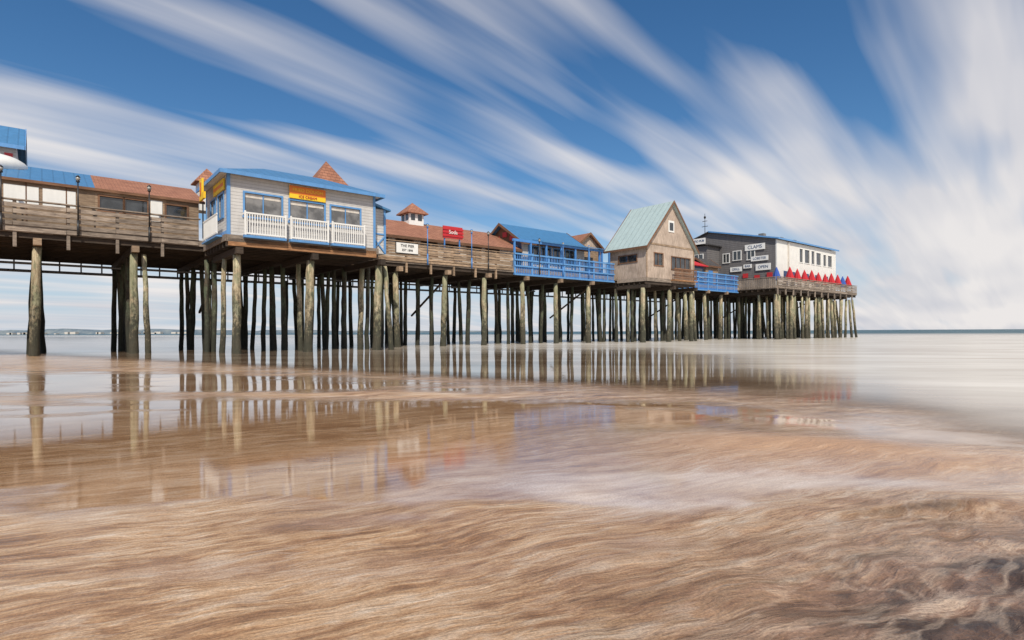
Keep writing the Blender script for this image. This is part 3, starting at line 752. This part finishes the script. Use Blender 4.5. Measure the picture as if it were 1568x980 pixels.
n3 = tex(nt, mapping(nt, pos, (3, .8, 1), (0, 0, R(-8)), 'TEXTURE'), 1.0, 3, .5)
bump(nt, b, n3, .05, .05)
al = mth(nt, 'MULTIPLY', cov, mth(nt, 'MULTIPLY_ADD', n1, .5, .62), clamp=True)
nt.links.new(al, b.inputs['Alpha'])
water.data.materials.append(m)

# ------------------------------------------------------------------ distant coast
W = Matrix.Identity(4)
g = G('distant_coastline', (-2000, 3000, 0), W)
xs = [-4200 + 40*i for i in range(108)]
vs = []; hm, _, hb = newmat('hazy_coast')
hb.inputs['Roughness'].default_value = 1
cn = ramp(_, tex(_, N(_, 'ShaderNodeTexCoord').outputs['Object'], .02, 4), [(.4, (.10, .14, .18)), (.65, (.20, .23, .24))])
_.links.new(cn, hb.inputs['Base Color'])
for x in xs:
    fade = sm(100, -2600, x); h = (9 + 22*fade)*(0.8 + .45*fbm(x*.006, 2, 0, 5))
    vs += [(x, 3000, -2), (x, 3040, max(1, h)), (x, 3300, max(1, h*.8))]
fs = []
for i in range(len(xs)-1):
    for k in (0, 1): fs.append((i*3+k, (i+1)*3+k, (i+1)*3+k+1, i*3+k+1))
g.add('hills', hm, vs, fs)
for i in range(40):
    x = random.uniform(-3300, -1700); w = random.uniform(10, 35)
    g.box('seafront_houses', M['cream'], x, x+w, 2975, 2999, 0, random.uniform(5, 13))
g.done()

# ------------------------------------------------------------------ light, sky
EL = 46; sd = Vector((0.12, -1, 0)).normalized()
sdir = Vector((sd.x*math.cos(R(EL)), sd.y*math.cos(R(EL)), math.sin(R(EL))))
l = bpy.data.lights.new('sun', 'SUN'); l.energy = 4.2; l.angle = R(.5); l.color = (1, .93, .80)
lo = bpy.data.objects.new('sun', l); scene.collection.objects.link(lo)
lo.rotation_euler = sdir.to_track_quat('Z', 'Y').to_euler(); lo.location = (0, -20, 30)

w = bpy.data.worlds.new('World'); scene.world = w; w.use_nodes = True; nt = w.node_tree
bg = nt.nodes['Background']; bg.inputs[1].default_value = .1
sky = N(nt, 'ShaderNodeTexSky', sky_type='NISHITA'); sky.sun_disc = False
sky.sun_elevation = R(EL); sky.sun_rotation = math.atan2(sdir.x, sdir.y); sky.air_density = 1.0; sky.dust_density = .3; sky.ozone_density = 3
hs = N(nt, 'ShaderNodeHueSaturation'); hs.inputs['Saturation'].default_value = 1.25; hs.inputs['Value'].default_value = 1.02
nt.links.new(sky.outputs[0], hs.inputs['Color'])
d = N(nt, 'ShaderNodeTexCoord').outputs['Generated']
sp = N(nt, 'ShaderNodeSeparateXYZ'); nt.links.new(d, sp.inputs[0])
zz = mth(nt, 'ADD', mth(nt, 'MAXIMUM', sp.outputs[2], 0.0), .15)
cx = N(nt, 'ShaderNodeCombineXYZ')
nt.links.new(mth(nt, 'DIVIDE', sp.outputs[0], zz), cx.inputs[0]); nt.links.new(mth(nt, 'DIVIDE', sp.outputs[1], zz), cx.inputs[1])
cp = cx.outputs[0]
CR = (0, 0, R(46))
a1 = tex(nt, mapping(nt, cp, (1.5, .34, 1), CR, 'TEXTURE', (.35, .2, 0)), 1.0, 2, .45, .3)
a2 = tex(nt, mapping(nt, cp, (1.3, .12, 1), CR, 'TEXTURE', (1.5, 0, 0)), 1.0, 3, .5, .25)
a3 = tex(nt, mapping(nt, cp, (1.6, 1.0, 1), CR, 'TEXTURE', (2.1, 3.0, 0)), 1.0, 2, .5)
dens = mth(nt, 'ADD', mth(nt, 'MULTIPLY', a1, .64), mth(nt, 'ADD', mth(nt, 'MULTIPLY', a2, .17), mth(nt, 'MULTIPLY', a3, .27)))
rb = N(nt, 'ShaderNodeMapRange', interpolation_type='SMOOTHSTEP'); rb.inputs[1].default_value = .36; rb.inputs[2].default_value = .64; rb.inputs[4].default_value = .18
nt.links.new(sp.outputs[0], rb.inputs[0])
hz = N(nt, 'ShaderNodeMapRange', interpolation_type='SMOOTHSTEP'); hz.inputs[1].default_value = .38; hz.inputs[2].default_value = .0; hz.inputs[4].default_value = .07
nt.links.new(sp.outputs[2], hz.inputs[0])
dens = mth(nt, 'ADD', dens, mth(nt, 'ADD', rb.outputs[0], hz.outputs[0]))
cl = ramp(nt, dens, [(.50, 0.0), (.60, .42), (.72, .93)])
ccol = ramp(nt, mth(nt, 'ADD', mth(nt, 'MULTIPLY', a2, .3), mth(nt, 'MULTIPLY', a3, .7)), [(.35, (5.8, 5.9, 6.5)), (.6, (8.6, 8.2, 8.0))])
haze = N(nt, 'ShaderNodeMapRange', interpolation_type='SMOOTHSTEP'); haze.inputs[1].default_value = .24; haze.inputs[2].default_value = -.01; haze.inputs[4].default_value = .85
nt.links.new(sp.outputs[2], haze.inputs[0])
base = mixc(nt, haze.outputs[0], hs.outputs[0], (4.9, 5.9, 7.4))
out = mixc(nt, cl, base, ccol)
nt.links.new(out, bg.inputs[0])

# ------------------------------------------------------------------ camera
cam = bpy.data.cameras.new('camera'); cam.lens = 20; cam.sensor_width = 36; cam.clip_end = 30000; cam.clip_start = .05
cam.shift_y = 18/1568
co = bpy.data.objects.new('camera', cam); scene.collection.objects.link(co)
co.location = (0, 0, 1.05); co.rotation_euler = (Matrix.Rotation(R(90), 4, 'X') @ Matrix.Rotation(R(-.3), 4, 'Z')).to_euler()
scene.camera = co
scene.view_settings.view_transform = 'Standard'; scene.view_settings.look = 'None'; scene.view_settings.exposure = 0
